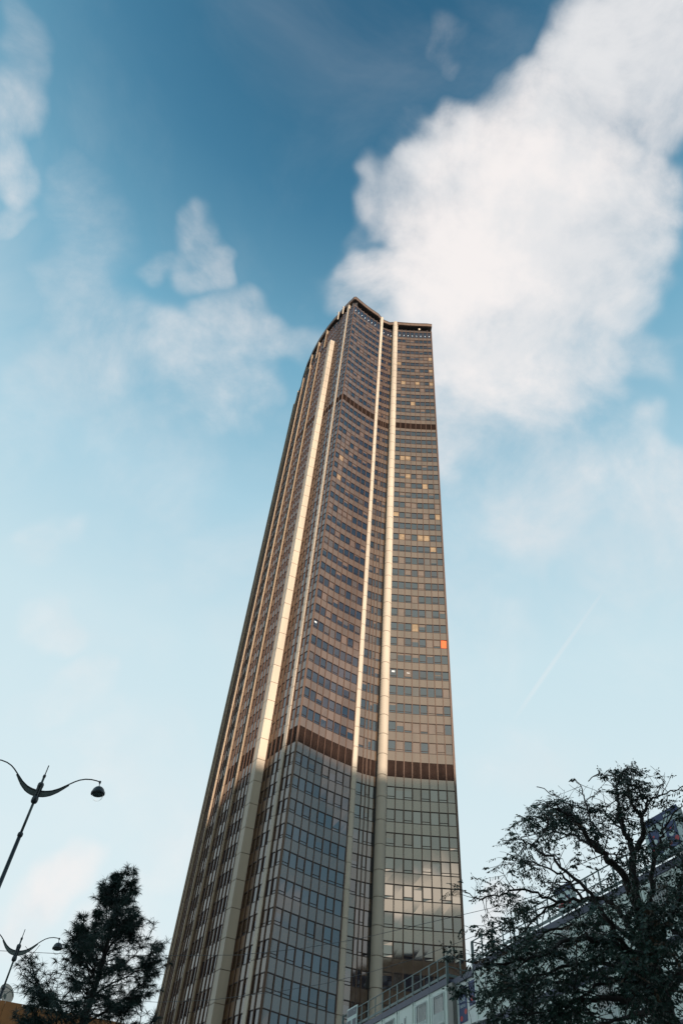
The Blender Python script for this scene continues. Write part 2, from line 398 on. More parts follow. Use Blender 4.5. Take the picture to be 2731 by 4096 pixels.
rnd = random.Random(11)
wins = []; spans = []; louv = []; mull = []
def area_of(p0, p1, z0, z1):
    q = [proj((p0.x, p0.y, z0)), proj((p1.x, p1.y, z0)), proj((p1.x, p1.y, z1)), proj((p0.x, p0.y, z1))]
    if any(c is None for c in q): return 0
    cx = sum(c[0] for c in q) / 4; cy = sum(c[1] for c in q) / 4
    if not (0 < cx < 2731 and 0 < cy < 4096): return 0
    s = 0
    for i in range(4): s += q[i][0] * q[(i+1) % 4][1] - q[(i+1) % 4][0] * q[i][1]
    return max(0, -s / 2) if s < 0 else 0
floor_blind = {}
def register(mods, zlo, zhi, face):
    for mi, (p0, p1, kd) in enumerate(mods):
        for ri, (z0, z1, rk) in enumerate(rows):
            if z0 < zlo - .01 or z1 > zhi + .01: continue
            it = dict(p0=p0, p1=p1, z0=z0, z1=z1, kd=kd, ri=ri, mi=mi, face=face, rk=rk)
            it['area'] = area_of(p0, p1, z0, z1)
            (wins if rk in ('win', 'top') else spans if rk == 'sp' else louv).append(it)
def nrm(p0, p1):
    d = (p1 - p0).normalized(); return V((d.y, -d.x))
for nm, mods, zlo, zhi in (('near', near, 0, 999), ('left', left, 0, 999), ('far', far, 0, 999), ('right', right, 0, 999), ('lfar', left_far, 0, 999), ('rfar', right_far, 0, 999),
                           ('larc', leftarc, 0, ZSTEP), ('larc2', inward(leftarc) + fillL, ZSTEP, 999), ('rarc', rightarc, 0, ZSTEP), ('rarc2', inward(rightarc), ZSTEP, 999)):
    register(mods, zlo, zhi, nm)
    seen = set()
    for (p0, p1, kd) in mods:
        n = nrm(p0, p1)
        for pp in (p0, p1):
            key = (round(pp.x, 2), round(pp.y, 2))
            if key in seen: continue
            seen.add(key)
            mull.append((pp, n, max(zlo, ZBASE), min(zhi, ZT), kd if nm in ('near', 'far') else 'flank'))
GM = ['glass', 'glass2', 'blind', 'blind2', 'blindl', 'frame_dark', 'orange', 'goldglass']
def wall(p, n, off, z): return inv((p.x + n.x * off, p.y + n.y * off, z))
def add_window(mb, it, frame=None):
    p0, p1, z0, z1 = it['p0'], it['p1'], it['z0'], it['z1']; n = nrm(p0, p1)
    rr = rnd.random
    hf = (z0 - ZB) / (ZT - ZB)
    if it['ri'] not in floor_blind: floor_blind[it['ri']] = rnd.choice([.05, .08, .12, .2, .35, .8] if hf > 0 else [.08, .2, .35, .5])
    fbp = floor_blind[it['ri']]
    kind = 0; frac = 0.0
    if it['rk'] == 'top': kind = 0
    elif rr() < fbp: kind = 3 if rr() < .55 else 2; frac = 1.0 if rr() < .66 else rr() * .6 + .25
    elif rr() < .10: kind = 2; frac = rr() * .5 + .1
    if it['face'] == 'near' and it['rk'] == 'win' and hf > 0 and rr() < .004: kind = 4; frac = 1.0
    if it['kd'] == 'g': kind = 7; frac = 1.0
    if it.get('force') is not None: kind, frac = it['force']
    base = 1 if rr() < .25 else 0
    lit = lambda: rnd.uniform(-.005, .005)
    o = -.03
    c = [o + lit() for _ in range(4)]
    tr = (it['mi'] % 2 == 0) or rr() < .12
    zt = z0 + (z1 - z0) * .2 if (tr and it['rk'] == 'win') else z0
    a = p0; bq = p1
    def pane(za, zb, k_): mb.quad(wall(a, n, c[0], za), wall(bq, n, c[1], za), wall(bq, n, c[2], zb), wall(a, n, c[3], zb), k_)
    if frac >= .99:
        pane(zt, z1, kind)
        if zt > z0: pane(z0, zt - .0, kind if rr() < .7 else base)
    elif frac > 0:
        zm = z1 - (z1 - zt) * frac
        pane(zm, z1, kind); pane(zt, zm, base)
        if zt > z0: pane(z0, zt, base)
    else:
        pane(zt, z1, base)
        if zt > z0: pane(z0, zt, base)
    tgt = frame if frame is not None else mb
    fi = 0 if frame is not None else 5
    def bar(za, zb, o0, o1):
        tgt.hexa([wall(a, n, o1, za), wall(bq, n, o1, za), wall(bq, n, o0, za), wall(a, n, o0, za), wall(a, n, o1, zb), wall(bq, n, o1, zb), wall(bq, n, o0, zb), wall(a, n, o0, zb)], fi)
    bar(z0 - .065, z0 + .05, -.06, .040); bar(z1 - .05, z1 + .065, -.06, .040)
    if zt > z0: bar(zt - .035, zt + .035, -.06, .01)
    if frame is not None or it['area'] > 60:
        d = (p1 - p0).normalized()
        for s_ in (0, 1):
            q = p0 + d * .05 if s_ == 0 else p1 - d * .05
            q2 = q + d * (.05 if s_ == 0 else -.05)
            if s_: q, q2 = q2, q
            tgt.hexa([wall(q, n, -.005, z0 + .045), wall(q2, n, -.005, z0 + .045), wall(q2, n, -.05, z0 + .045), wall(q, n, -.05, z0 + .045),
                      wall(q, n, -.005, z1 - .045), wall(q2, n, -.005, z1 - .045), wall(q2, n, -.05, z1 - .045), wall(q, n, -.05, z1 - .045)], fi)
# one orange pane and some pale ones seen on the near end
def find(x, y):
    best = None
    for it in wins:
        if it['face'] != 'near' or it['area'] <= 0: continue
        c = (it['p0'] + it['p1']) / 2; q = proj((c.x, c.y, (it['z0'] + it['z1']) / 2))
        d = math.hypot(q[0] - x, q[1] - y)
        if best is None or d < best[0]: best = (d, it)
    return best[1]
find(1776, 2553)['force'] = (6, 1.0)
PALE = [(1618, 1843), (1641, 1843), (1632, 1914), (1700, 1958), (1611, 1534), (1669, 1534), (1723, 1544), (1717, 1447), (1584, 2067), (1751, 2080), (1606, 2156), (1685, 2163), (1711, 2163), (1733, 2210), (1659, 2518), (1585, 2960), (1730, 1475)]
for q in PALE: find(*q)['force'] = (4, 1.0)
for q in [(1790, 2793), (1772, 2845), (1740, 2950), (1640, 2900), (1670, 2902), (1700, 2905), (1730, 2908), (1760, 2912), (1610, 2960), (1660, 2965), (1720, 2970), (1750, 2972)]: find(*q)['force'] = (2, 1.0)
wins.sort(key=lambda i: -i['area']); spans.sort(key=lambda i: -i['area'])
def ctr(it): c = (it['p0'] + it['p1']) / 2; return c
for it in wins[:100]:
    m_ = MB(); f_ = MB(); add_window(m_, it, f_)
    w = m_.build('window', GM, tower); f_.build('frame', 'frame_dark', w)
mb = MB()
for it in wins[100:]: add_window(mb, it)
tag(mb.build('window', GM, tower), kind='stuff')
def add_span(mb, it):
    p0, p1, z0, z1 = it['p0'], it['p1'], it['z0'], it['z1']; n = nrm(p0, p1); j = [rnd.uniform(-.004, .004) for _ in range(4)]
    k_ = 1 if it['kd'] == 'g' else 0
    mb.quad(wall(p0, n, .03 + j[0], z0), wall(p1, n, .03 + j[1], z0), wall(p1, n, .03 + j[2], z1), wall(p0, n, .03 + j[3], z1), k_)
for it in spans[:100]:
    m_ = MB(); add_span(m_, it); m_.build('spandrel_panel', ['spandrel', 'gold'], tower)
mb = MB()
for it in spans[100:]: add_span(mb, it)
tag(mb.build('spandrel_panel', ['spandrel', 'gold'], tower), kind='stuff')
def add_louvre(mb, it):
    p0, p1, z0, z1 = it['p0'], it['p1'], it['z0'], it['z1']; n = nrm(p0, p1); nn = 14
    for i in range(nn):
        za = z0 + (z1 - z0) * i / nn; zb = z0 + (z1 - z0) * (i + 1) / nn
        mb.quad(wall(p0, n, .05, za), wall(p1, n, .05, za), wall(p1, n, -.03, zb - .05), wall(p0, n, -.03, zb - .05))
        mb.quad(wall(p0, n, -.03, zb - .05), wall(p1, n, -.03, zb - .05), wall(p1, n, .05, zb), wall(p0, n, .05, zb))
louv.sort(key=lambda i: -i['area'])
for it in louv[:90]:
    m_ = MB(); add_louvre(m_, it); m_.build('louvre_panel', 'louvre', tower)
mb = MB()
for it in louv[90:]: add_louvre(mb, it)
tag(mb.build('louvre_panel', 'louvre', tower), kind='stuff')
# mullions
def vis(pp, n): return n.dot(V((pp.x, pp.y))) < 0
def add_mull(mb, pp, n, z0, z1, wide=.065, deep=.075):
    d = V((-n.y, n.x))
    q = [pp + d * wide * s_ + n * o_ for s_, o_ in ((-1, deep), (1, deep), (1, -.1), (-1, -.1))]
    q = [(c.x, c.y) for c in q]
    zz = z0
    mb.prism([inv((c[0], c[1], 0))[:2] for c in q], z0, z1)
vm_ = [m for m in mull if vis(m[0], m[1])]; hm_ = [m for m in mull if not vis(m[0], m[1])]
vm_.sort(key=lambda m: m[0].length)
for m in vm_[:99]:
    m_ = MB(); add_mull(m_, *m[:4], deep=.14 if m[4] == 'flank' else .075); m_.build('mullion', 'frame', tower)
mb = MB()
for m in hm_ + vm_[99:]: add_mull(mb, *m[:4], deep=.14 if m[4] == 'flank' else .075)
tag(mb.build('mullion', 'frame', tower), kind='stuff')
# corner posts
for cpt in (A, B, my(A), my(B)):
    m_ = MB(); c = inv((cpt.x, cpt.y, 0)); m_.box((c[0] - .16, c[1] - .16, ZBASE), (c[0] + .16, c[1] + .16, ZT)); m_.build('corner_post', 'frame', tower)

def column(name, poly, z0, z1, pitch=PA, groove=.085, mt='concrete'):
    m_ = MB(); c = sum((v2(p_) for p_ in poly), V((0, 0))) / len(poly)
    z = z0
    first = True
    while z < z1 - .01:
        zn = min(z1, z + pitch) if not first else min(z1, z + ((ZB - z0) % pitch or pitch))
        first = False
        m_.prism([inv((p_.x, p_.y, 0))[:2] for p_ in poly], z, zn - groove, 0)
        m_.prism([inv((c.x + (p_.x - c.x) * .90, c.y + (p_.y - c.y) * .90, 0))[:2] for p_ in poly], zn - groove, zn, 1)
        z = zn
    return m_.build(name, [mt, 'concrete_joint'], tower)
def ring(cx, cy, r, n=28, ext=None):
    out = []
    for k in range(n):
        a = 2 * math.pi * k / n; q = V((cx + r * math.cos(a), cy + r * math.sin(a)))
        out.append(q)
    return out
ZCAP = ZT + 4.6
for f_ in (lambda p_: p_, my):
    cL = f_(v2((5.78, 97.05))); cR = f_(v2((10.10, 98.35)))
    column('round_column', ring(cL.x, cL.y, .50), 0, ZCAP + .1)
    column('round_column', ring(cR.x, cR.y, .78), 0, ZCAP + .3)
fns = [lambda p_: p_, my, mx, lambda p_: mx(my(p_))]
for f_ in fns:
    poly = [f_(q) for q in thick]
    area = sum(poly[i].x * poly[(i+1) % 4].y - poly[(i+1) % 4].x * poly[i].y for i in range(4))
    if area < 0: poly = poly[::-1]
    column('square_column', poly, 0, ZSTEP)
    p0, p1 = [f_(q) for q in ribs_low[0]]
    # thin rib
    d = (p1 - p0).normalized(); n = V((d.y, -d.x))
    if n.dot(((p0 + p1) / 2) - (Mid + ax * ymid)) < 0: n = -n
    poly = [p0 + n * .28, p1 + n * .28, p1 - n * .3, p0 - n * .3]
    area = sum(poly[i].x * poly[(i+1) % 4].y - poly[(i+1) % 4].x * poly[i].y for i in range(4))
    if area < 0: poly = poly[::-1]
    column('rib', poly, 0, ZCAP)
for f_ in (lambda p_: p_, mx):
    for (q, an) in arc_ribs:
        a = R(an); d = V((-math.sin(a), math.cos(a))); n = V((-d.y, d.x))   # outward on the left flank
        for z0_, z1_, off in ((0, ZSTEP, 0), (ZSTEP, ZT + 3.08, -SETB)):
            poly = [f_(q + d * s_ * .12 + n * (o_ + off)) for s_, o_ in ((-1, .36), (1, .36), (1, -.3), (-1, -.3))]
            area = sum(poly[i].x * poly[(i+1) % 4].y - poly[(i+1) % 4].x * poly[i].y for i in range(4))
            if area < 0: poly = poly[::-1]
            column('rib', poly, z0_, z1_, mt='rib_sheet')
# outline for roof, ledge and core
def chain(mods): return [m[0] for m in mods] + [mods[-1][1]]
def outline(upper):
    la = inward(leftarc) if upper else leftarc; ra = inward(rightarc) if upper else rightarc
    return (chain(near) + chain(right) + chain(ra) + chain(right_far) + chain(far) + chain(left_far) + chain(la[::-1] if False else la_order(la)) + chain(left[::-1] if False else left_order()))
def left_order(): return [left[i] for i in range(len(left) - 1, -1, -1)]
def la_order(la): return [la[i] for i in range(len(la) - 1, -1, -1)]
lo_ = outline(False); up_ = outline(True)
def offs(poly, d):
    n = len(poly); out = []
    for i in range(n):
        a, b_, c = poly[i - 1], poly[i], poly[(i + 1) % n]
        e1 = (b_ - a); e2 = (c - b_)
        e1 = e1.normalized() if e1.length > 1e-6 else V((0, 0)); e2 = e2.normalized() if e2.length > 1e-6 else e1
        t = (e1 + e2); t = t.normalized() if t.length > 1e-6 else e1
        out.append(b_ + V((t.y, -t.x)) * d)
    return out
def clean(poly):
    out = [poly[0]]
    for q in poly[1:]:
        if (q - out[-1]).length > .05: out.append(q)
    return out
lo_ = clean(lo_); up_ = clean(up_)
def capring(name, poly, z0, z1, mt, bottom=True):
    m_ = MB(); m_.prism([inv((p_.x, p_.y, 0))[:2] for p_ in poly], z0, z1); return m_.build(name, mt, tower)
capring('core_wall', offs(lo_, -.35), 0, ZSTEP - .05, 'core')
capring('core_wall', offs(up_, -.35), ZSTEP - .05, ZT - .05, 'core')
for la_ in (leftarc, rightarc):
    m_ = MB()
    for (p0, p1, kd) in la_:
        n = nrm(p0, p1)
        a_, b_ = p0 + n * .12, p1 + n * .12; c_, d_ = p1 - n * (SETB + .2), p0 - n * (SETB + .2)
        m_.prism([inv((q.x, q.y, 0))[:2] for q in (a_, b_, c_, d_)], ZSTEP - .12, ZSTEP + .10)
    m_.build('ledge', 'soffit', tower)
capring('roof_recess', offs(up_, -1.1), ZT - .05, ZT + 3.2, 'soffit')
capring('roof_slab', offs(up_, .30), ZT + 3.12, ZT + 3.35, 'soffit')
# fascia panels
m_ = MB(); fo = offs(up_, .42); fi_ = offs(up_, .05)
for i in range(len(fo)):
    j = (i + 1) % len(fo)
    if (fo[j] - fo[i]).length < .02: continue
    a_, b_, c_, d_ = fo[i], fo[j], fi_[j], fi_[i]
    g_ = (b_ - a_).normalized() * .012
    m_.prism([inv((q.x, q.y, 0))[:2] for q in (a_ + g_, b_ - g_, c_, d_)], ZT + 3.1, ZT + 4.55)
m_.build('fascia', 'fascia', tower)
capring('roof_rim', offs(up_, .47), ZT + 4.55, ZT + 4.75, 'soffit')
# little brackets at the curtain top, globes in the top storey windows
m_ = MB()
for (pp, n, z0_, z1_, kd) in vm_:
    if z1_ < ZT - .1: continue
    q = inv((pp.x, pp.y, 0)); m_.box((q[0] - .09, q[1] - .12, ZT), (q[0] + .09, q[1] + .1, ZT + .45))
m_.build('mullion_cap', 'frame', tower)
zt_top = [r for r in rows if r[2] == 'top'][0]
for i, (p0, p1, kd) in enumerate(near):
    if i == 9 or i == 7: continue
    c = p0.lerp(p1, .5); n = nrm(p0, p1); m_ = MB(); q = c + n * .12
    pos = inv((q.x, q.y, zt_top[0] + 1.0))
    m_.lathe([(.001, -.10), (.07, -.07), (.10, 0), (.07, .07), (.001, .10)], 10, 0, Matrix.Translation(pos)); m_.build('globe_light', 'globe', tower, True)
# white camera box under the roof edge
q = rw[5].lerp(rw[6], .2); n = nrm(rw[5], rw[6]); pos = inv((q.x + n.x * .1, q.y + n.y * .1, ZT + .5))
m_ = MB(); m_.box((pos[0] - .25, pos[1] - .2, pos[2]), (pos[0] + .25, pos[1] + .2, pos[2] + 1.1)); m_.build('camera_housing', 'concrete', tower)
# window cleaning rails on the mullions of the middle strip
for pp, n in ((mw[1], nrm(mw[0], mw[2])), (mw[3], nrm(mw[2], mw[4]))):
    m_ = MB(); q = pp + n * .13; c = inv((q.x, q.y, 0))
    m_.box((c[0] - .022, c[1] - .022, ZBASE), (c[0] + .022, c[1] + .022, ZT + .4)); m_.build('cleaning_rail', 'frame', tower)
# panel antennas near the roof corner
for k, (x, y) in enumerate(((-5.3, 94.7), (-6.6, 96.6))):
    c = inv((x, y, 0)); an = tag(empty('panel_antenna', '', '', (x, y, ZT + .3)), ('white upright panel antenna on the roof edge nearest the tower corner', 'white upright panel antenna on the roof edge farther from the tower corner')[k], 'antenna', 'antennas on the tower roof edge')
    m_ = MB(); nx, ny = -.82 * .75, -.57 * .75
    m_.box((nx - .13, ny - .13, -1.6), (nx + .13, ny + .13, 3.6)); m_.build('panel', 'concrete', an)
    m_ = MB(); m_.tube([(0, 0, 2.4), (nx * 1.9, ny * 1.9, 2.4)], .05); m_.tube([(0, 0, .2), (nx, ny, .2)], .05); m_.build('bracket', 'soffit', an)
# writing and lamps seen behind a few panes
def text_mesh(name, txt, size, mtx, mt, parent, mirror=False, align='CENTER', extrude=.0):
    cu = bpy.data.curves.new(name, 'FONT'); cu.body = txt; cu.size = size; cu.align_x = align; cu.align_y = 'CENTER'; cu.extrude = extrude
    o = bpy.data.objects.new(name, cu); C.objects.link(o)
    bpy.context.view_layer.update()
    me = bpy.data.meshes.new_from_object(o.evaluated_get(bpy.context.evaluated_depsgraph_get()))
    bpy.data.objects.remove(o)
    if mirror:
        for v_ in me.vertices: v_.co.x = -v_.co.x
    me.transform(mtx); me.materials.clear(); me.materials.append(M[mt]); me.name = name
    o = bpy.data.objects.new(name, me); C.objects.link(o); o.parent = parent
    return o
def face_mtx(c, n, zc_):
    d = V((-n.y, n.x))      # to the right as seen from outside
    p_ = inv((c.x + n.x * -.012, c.y + n.y * -.012, zc_))
    return Matrix(((d.x, 0, n.x, p_[0]), (d.y, 0, n.y, p_[1]), (0, 1, 0, p_[2]), (0, 0, 0, 1)))
it = find(1750, 2700); c = ctr(it); n = nrm(it['p0'], it['p1'])
text_mesh('window_writing', 'OPEN', .36, face_mtx(c, n, (it['z0'] + it['z1']) / 2 + .1), 'blindl', tower, mirror=True)
for (x, y, kx) in ((1570, 2692, 3), (1625, 2700, 3), (1267, 2500, 3)):
    it = find(x, y); n = nrm(it['p0'], it['p1']); m_ = MB()
    for i in range(kx):
        q = it['p0'].lerp(it['p1'], .35 + .14 * i); zz = (it['z0'] + it['z1']) / 2 + .2; h_ = .32 if x != 1625 else .10
        a_ = q; b_ = it['p0'].lerp(it['p1'], .35 + .14 * i + .06)
        m_.quad(wall(a_, n, -.012, zz), wall(b_, n, -.012, zz), wall(b_, n, -.012, zz + h_), wall(a_, n, -.012, zz + h_))
    m_.build('ceiling_lamp', 'globe', tower)

# ------------------------------------------------------------------ blocks behind the viewer (they shade and are mirrored in the tower)
def block(name, cx, cy, w, d, h, rz, label, roofs=()):
    o = empty(name, label, 'building', (cx, cy, 0), rz)
    m_ = MB(); m_.box((-w/2, -d/2, 0), (w/2, d/2, h)); m_.build('wall', 'slab', o)
    m_ = MB()
    nx = int(w / 3.2)
    for s_ in (-1, 1):
        for i in range(nx):
            x = -w/2 + (i + .5) * w / nx
            zz = 4.0
            while zz < h - 2.5:
                y = s_ * (d / 2 + .02); m_.box((x - .8, min(y, y - s_ * .01) - .01, zz), (x + .8, max(y, y - s_ * .01) + .01, zz + 1.7)); zz += 3.2
    tag(m_.build('window', 'glass', o), kind='stuff')
    m_ = MB(); m_.box((-w/2 - .2, -d/2 - .2, h), (w/2 + .2, d/2 + .2, h + .6))
    for (x, hw, hh) in roofs: m_.box((x - hw, -d/3, h + .6), (x + hw, d/3, h + .6 + hh))
    m_.build('roof', 'zinc', o)
    return o
block('office_slab', 36, -40, 150, 16, 82.6, R(13), 'long tall dark slab block behind the viewpoint that shades the foot of the tower', ((-52, 4, 1.2), (-38, 6, .8), (-14, 8, 1.0), (52, 6, 3)))

# ------------------------------------------------------------------ brown building on the left with a dish
bl = empty('brown_building', 'low building with an orange brown roof band over a dark strip and stone wall', 'building', (-18, 66, 0), R(15))
D_ = 69.0; zr = EYE + D_ * math.tan(R(13.75))
m_ = MB(); m_.box((-26, 0, 0), (15, 18, zr - 2.6)); m_.build('wall', 'brick', bl)
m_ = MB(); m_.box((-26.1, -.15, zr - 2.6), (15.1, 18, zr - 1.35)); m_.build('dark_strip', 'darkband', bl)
m_ = MB()
for k in range(34):
    x = -26.6 + k * 1.24; m_.box((x + .012, -.7, zr - 1.45), (x + 1.228, -.55, zr))
m_.box((-26.6, -.55, zr - 1.45), (15.6, 18, zr - .1))
m_.build('roof_band', 'clad', bl)
m_ = MB()
for k in range(12):
    x = -24 + k * 3.2; m_.box((x, -.06, zr - 5.2), (x + 1.6, -.03, zr - 3.6))
m_.build('window', 'glass2', bl)
dpos = px_at(26, 3975, 71); dn = empty('satellite_dish', 'pale round satellite dish on the roof of the brown building', 'satellite dish', (dpos.x, dpos.y, zr - .1))
dz = dpos.z - zr + .1
dm = Matrix.Translation((0, 0, dz)) @ V((.75, -.55, .35)).to_track_quat('Z', 'Y').to_matrix().to_4x4() @ Matrix.Scale(.60, 4)
m_ = MB(); m_.lathe([(.02, -.28), (.5, -.22), (.95, -.06), (1.2, .08), (1.2, .12), (.95, 0), (.5, -.16), (.001, -.22)], 28, 0, dm); m_.build('reflector', 'dish', dn, True)
m_ = MB(); m_.tube([dm @ V((1.1, 0, .1)), dm @ V((0, 0, .9))], .03); m_.tube([dm @ V((-.8, .8, .1)), dm @ V((0, 0, .9))], .03); m_.tube([dm @ V((-.8, -.8, .1)), dm @ V((0, 0, .9))], .03); m_.build('feed_arm', 'steel', dn)
m_ = MB(); m_.tube([(0, 0, 0), (0, 0, dz - .1), dm @ V((0, 0, -.25))], .09); m_.box((-.5, -.3, 0), (.5, .3, .15)); m_.build('mast', 'steel', dn)

# ------------------------------------------------------------------ site cabins on the right
LA, LB = v2((3.85, 58.9)), v2((8.80, 46.40)); LC, LD = v2((9.80, 44.0)), v2((17.2, 26.2))
ZR = 15.5 + EYE; CH = 2.75; DEP = 6.0
def cabin_proto(wid, with_window):
    o = empty('site_cabin', '', '')
    m_ = MB(); m_.box((-wid + .03, 0, 0), (-.03, DEP, CH - .32))
    for x in (-wid + .06, -.18): m_.box((x, -.03, 0), (x + .12, 0, CH - .32))
    nr = 0
    m_.build('wall', 'white', o)
    m_ = MB(); m_.box((-wid + .01, -.06, CH - .32), (-.01, DEP + .06, CH)); m_.build('roof_beam', 'beam', o)
    m_ = MB(); m_.box((-wid + .01, -.045, 0), (-.01, 0, .14)); m_.build('floor_beam', 'white_trim', o)
    if with_window:
        x0, x1, z0, z1 = -wid / 2 - .52, -wid / 2 + .52, .72, 2.12
        m_ = MB(); m_.box((x0, -.012, z0), (x1, -.004, z1)); w = m_.build('window', 'glass', o)
        m_ = MB()
        m_.box((x0 - .06, -.05, z0 - .06), (x1 + .06, 0, z0)); m_.box((x0 - .06, -.05, z1), (x1 + .06, 0, z1 + .06))
        m_.box((x0 - .06, -.05, z0), (x0, 0, z1)); m_.box((x1, -.05, z0), (x1 + .06, 0, z1)); m_.box((x0, -.03, z0 + .0), (x1, -.012, z0 + .55))
        m_.build('frame', 'white_trim', w)
        m_ = MB()
        for k in range(9):
            x = x0 + .02 + k * (x1 - x0 - .04) / 8; m_.tube([(x, -.0, z1 + .08), (x, -.13, z1 + .02), (x, -.13, z0 - .06), (x, 0, z0 - .08)], .016, 6)
        m_.box((x0 - .05, -.145, z0 - .02), (x1 + .05, -.13, z0 + .02)); m_.box((x0 - .05, -.145, z1 - .05), (x1 + .05, -.13, z1 - .01))
        m_.build('window_bars', 'white_trim', w)
    else:
        m_ = MB(); x = -wid / 2; m_.box((x - .10, -.03, 1.1), (x + .10, 0, 1.95)); m_.build('vent_frame', 'white_trim', o)
        m_ = MB(); m_.box((x - .045, -.036, 1.2), (x + .045, -.03, 1.85)); m_.build('vent_opening', 'black', o)
        m_ = MB(); m_.box((x - .42, -.02, 1.55), (x - .37, 0, 1.68)); m_.build('lock', 'black', o)
    return o
def row_of(Pnear, Pfar, wid, nmod, level, pattern, labels):
    d = (Pfar - Pnear).normalized(); rz = math.atan2(-d.y, -d.x)      # local +x points back to the near end
    pa = {}
    outs = []
    for i in range(nmod):
        key = pattern[i]
        if (wid, key) not in protos: protos[(wid, key)] = cabin_proto(wid, key); c = protos[(wid, key)]
        else: c = copy_tree(protos[(wid, key)])
        q = Pnear + d * wid * i
        c.location = (q.x, q.y, ZR - CH * (level + 1)); c.rotation_euler = (0, 0, rz)
        tag(c, labels[i], 'site cabin', 'white stacked site cabins'); outs.append(c)
    return outs
protos = {}
ordn = ['first', 'second', 'third', 'fourth', 'fifth', 'sixth', 'seventh', 'eighth', 'ninth', 'tenth']
w1 = (LB - LA).length / 7
row_of(LB, LA, w1, 7, 0, [1, 1, 0, 1, 0, 1, 1], ['white cabin under the lower railing, %s to the left of the gap, %s' % (ordn[i], 'with barred window' if p_ else 'with narrow vent') for i, p_ in enumerate([1, 1, 0, 1, 0, 1, 1])])
row_of(LB, LA, w1, 7, 1, [1, 0, 1, 1, 0, 1, 1], ['white cabin one level below the railing, %s to the left of the gap' % ordn[i] for i in range(7)])
w2 = (LD - LC).length / 9
for lv in range(4):
    pat = [[0, 1, 0, 1, 1, 0, 1, 1, 0], [1, 0, 1, 0, 1, 1, 0, 1, 1], [0, 1, 1, 0, 1, 0, 1, 0, 1], [1, 1, 0, 1, 0, 1, 1, 0, 1]][lv]
    lbl = []
    for i in range(9): lbl.append('white cabin behind leafy tree, %s row, %s right of the gap' % (['top', 'second', 'third', 'fourth'][lv], ordn[i]))
    row_of(LD, LC, w2, 9, lv, pat[::-1], lbl[::-1])
d1 = (LB - LA).normalized(); n1 = V((-d1.y, d1.x))     # away from the viewer
if n1.x < 0: n1 = -n1
sup = MB()
for P_, Q_, zt in ((LA, LB, ZR - 2 * CH), (LC, LD, ZR - 4 * CH)):
    sup.prism([(q.x, q.y) for q in ([P_ + n1 * .1, Q_ + n1 * .1, Q_ + n1 * 5.8, P_ + n1 * 5.8])], 0, zt - .01)
tag(sup.build('site_building', 'white'), 'plain white ground storeys carrying the stacked cabins', 'building')
# filler wall in the gap between the two rows
gp = empty('gap_panel', 'white stair wall with blue and red poster in the gap between the cabin rows', 'wall', (LB.x, LB.y, 0), math.atan2(d1.y, d1.x))
gl = (LC - LB).length
m_ = MB(); m_.box((.02, .25, ZR - 2.55), (gl - .02, .45, ZR - .4)); m_.build('wall', 'white_trim', gp)
m_ = MB(); m_.box((.02, .15, ZR - .42), (gl - .02, .5, ZR - .12)); m_.build('header', 'beam', gp)
m_ = MB(); m_.box((.02, .6, ZR - 6.0), (gl - .02, .7, ZR - 2.55)); m_.build('dark_opening', 'black', gp)
m_ = MB(); m_.box((0, -.02, ZR - 6), (.5, .24, ZR - .33)); m_.build('corner_post', 'post_beige', gp)
m_ = MB(); m_.box((.75, .22, ZR - 2.35), (1.5, .249, ZR - .7)); pst = m_.build('poster', 'blue', gp)
m_ = MB(); m_.box((1.75, .22, ZR - 1.75), (2.35, .249, ZR - .6)); ps2 = m_.build('poster', 'blue', gp)
for par, dx, dzv in ((pst, .95, -2.15), (pst, 1.0, -.85), (ps2, 2.05, -1.45), (pst, 1.38, -1.9)):
    m_ = MB(); m_.lathe([(.001, 0), (.13, 0)], 16, 0, Matrix.Translation((dx, .215, ZR + dzv)) @ Matrix.Rotation(R(90), 4, 'X')); m_.build('red_disc', 'red', par)
RX = Matrix.Rotation(R(90), 4, 'X')
text_mesh('lettering', 'UNE', .26, Matrix.Translation((1.12, .212, ZR - 1.32)) @ RX, 'sign_white', pst)
text_mesh('lettering', 'BIENS', .20, Matrix.Translation((1.12, .212, ZR - 1.6)) @ RX, 'sign_white', pst)

# railings
def railing(P_, Q_, label, ends=True, near_h=1.12):
    d = (Q_ - P_).normalized(); ln = (Q_ - P_).length
    o = empty('railing', label, 'railing', (P_.x, P_.y, ZR), math.atan2(d.y, d.x), 'steel railings along the cabin roofs')
    n = max(1, round(ln / .98)); h = 1.12
    for i in range(n + 1):
        x = ln * i / n; m_ = MB(); wdt = .05 if i % 2 == 0 else .03
        if i in (0, n): wdt = .07
        m_.box((x - wdt, -.05, -.42 if i % 2 == 0 else -.2), (x + wdt, .0, h)); m_.build('post', 'steel', o)
    m_ = MB(); m_.box((-.05, -.04, h), (ln + .05, .01, h + .045)); m_.build('top_rail', 'steel', o)
    m_ = MB(); m_.box((0, -.035, h * .53), (ln, -.005, h * .53 + .04)); m_.build('middle_rail', 'steel', o)
    m_ = MB(); m_.box((0, -.03, .10), (ln, 0, .24)); m_.build('toe_board', 'steel', o)
    return o
railing(LA, LB, 'long grey steel railing on the cabin roofs in front of the tower')
railing(LC, LD, 'long grey steel railing on the cabin roofs behind the leafy tree')
railing(LB, LB + n1 * 4.5, 'short grey end railing at the right end of the lower cabin roofs')
railing(LC, LC + n1 * 4.5, 'short grey end railing beside the gap, on the cabins behind the tree')
railing(LA, LA + n1 * 4.5, 'short grey end railing by the small sign')

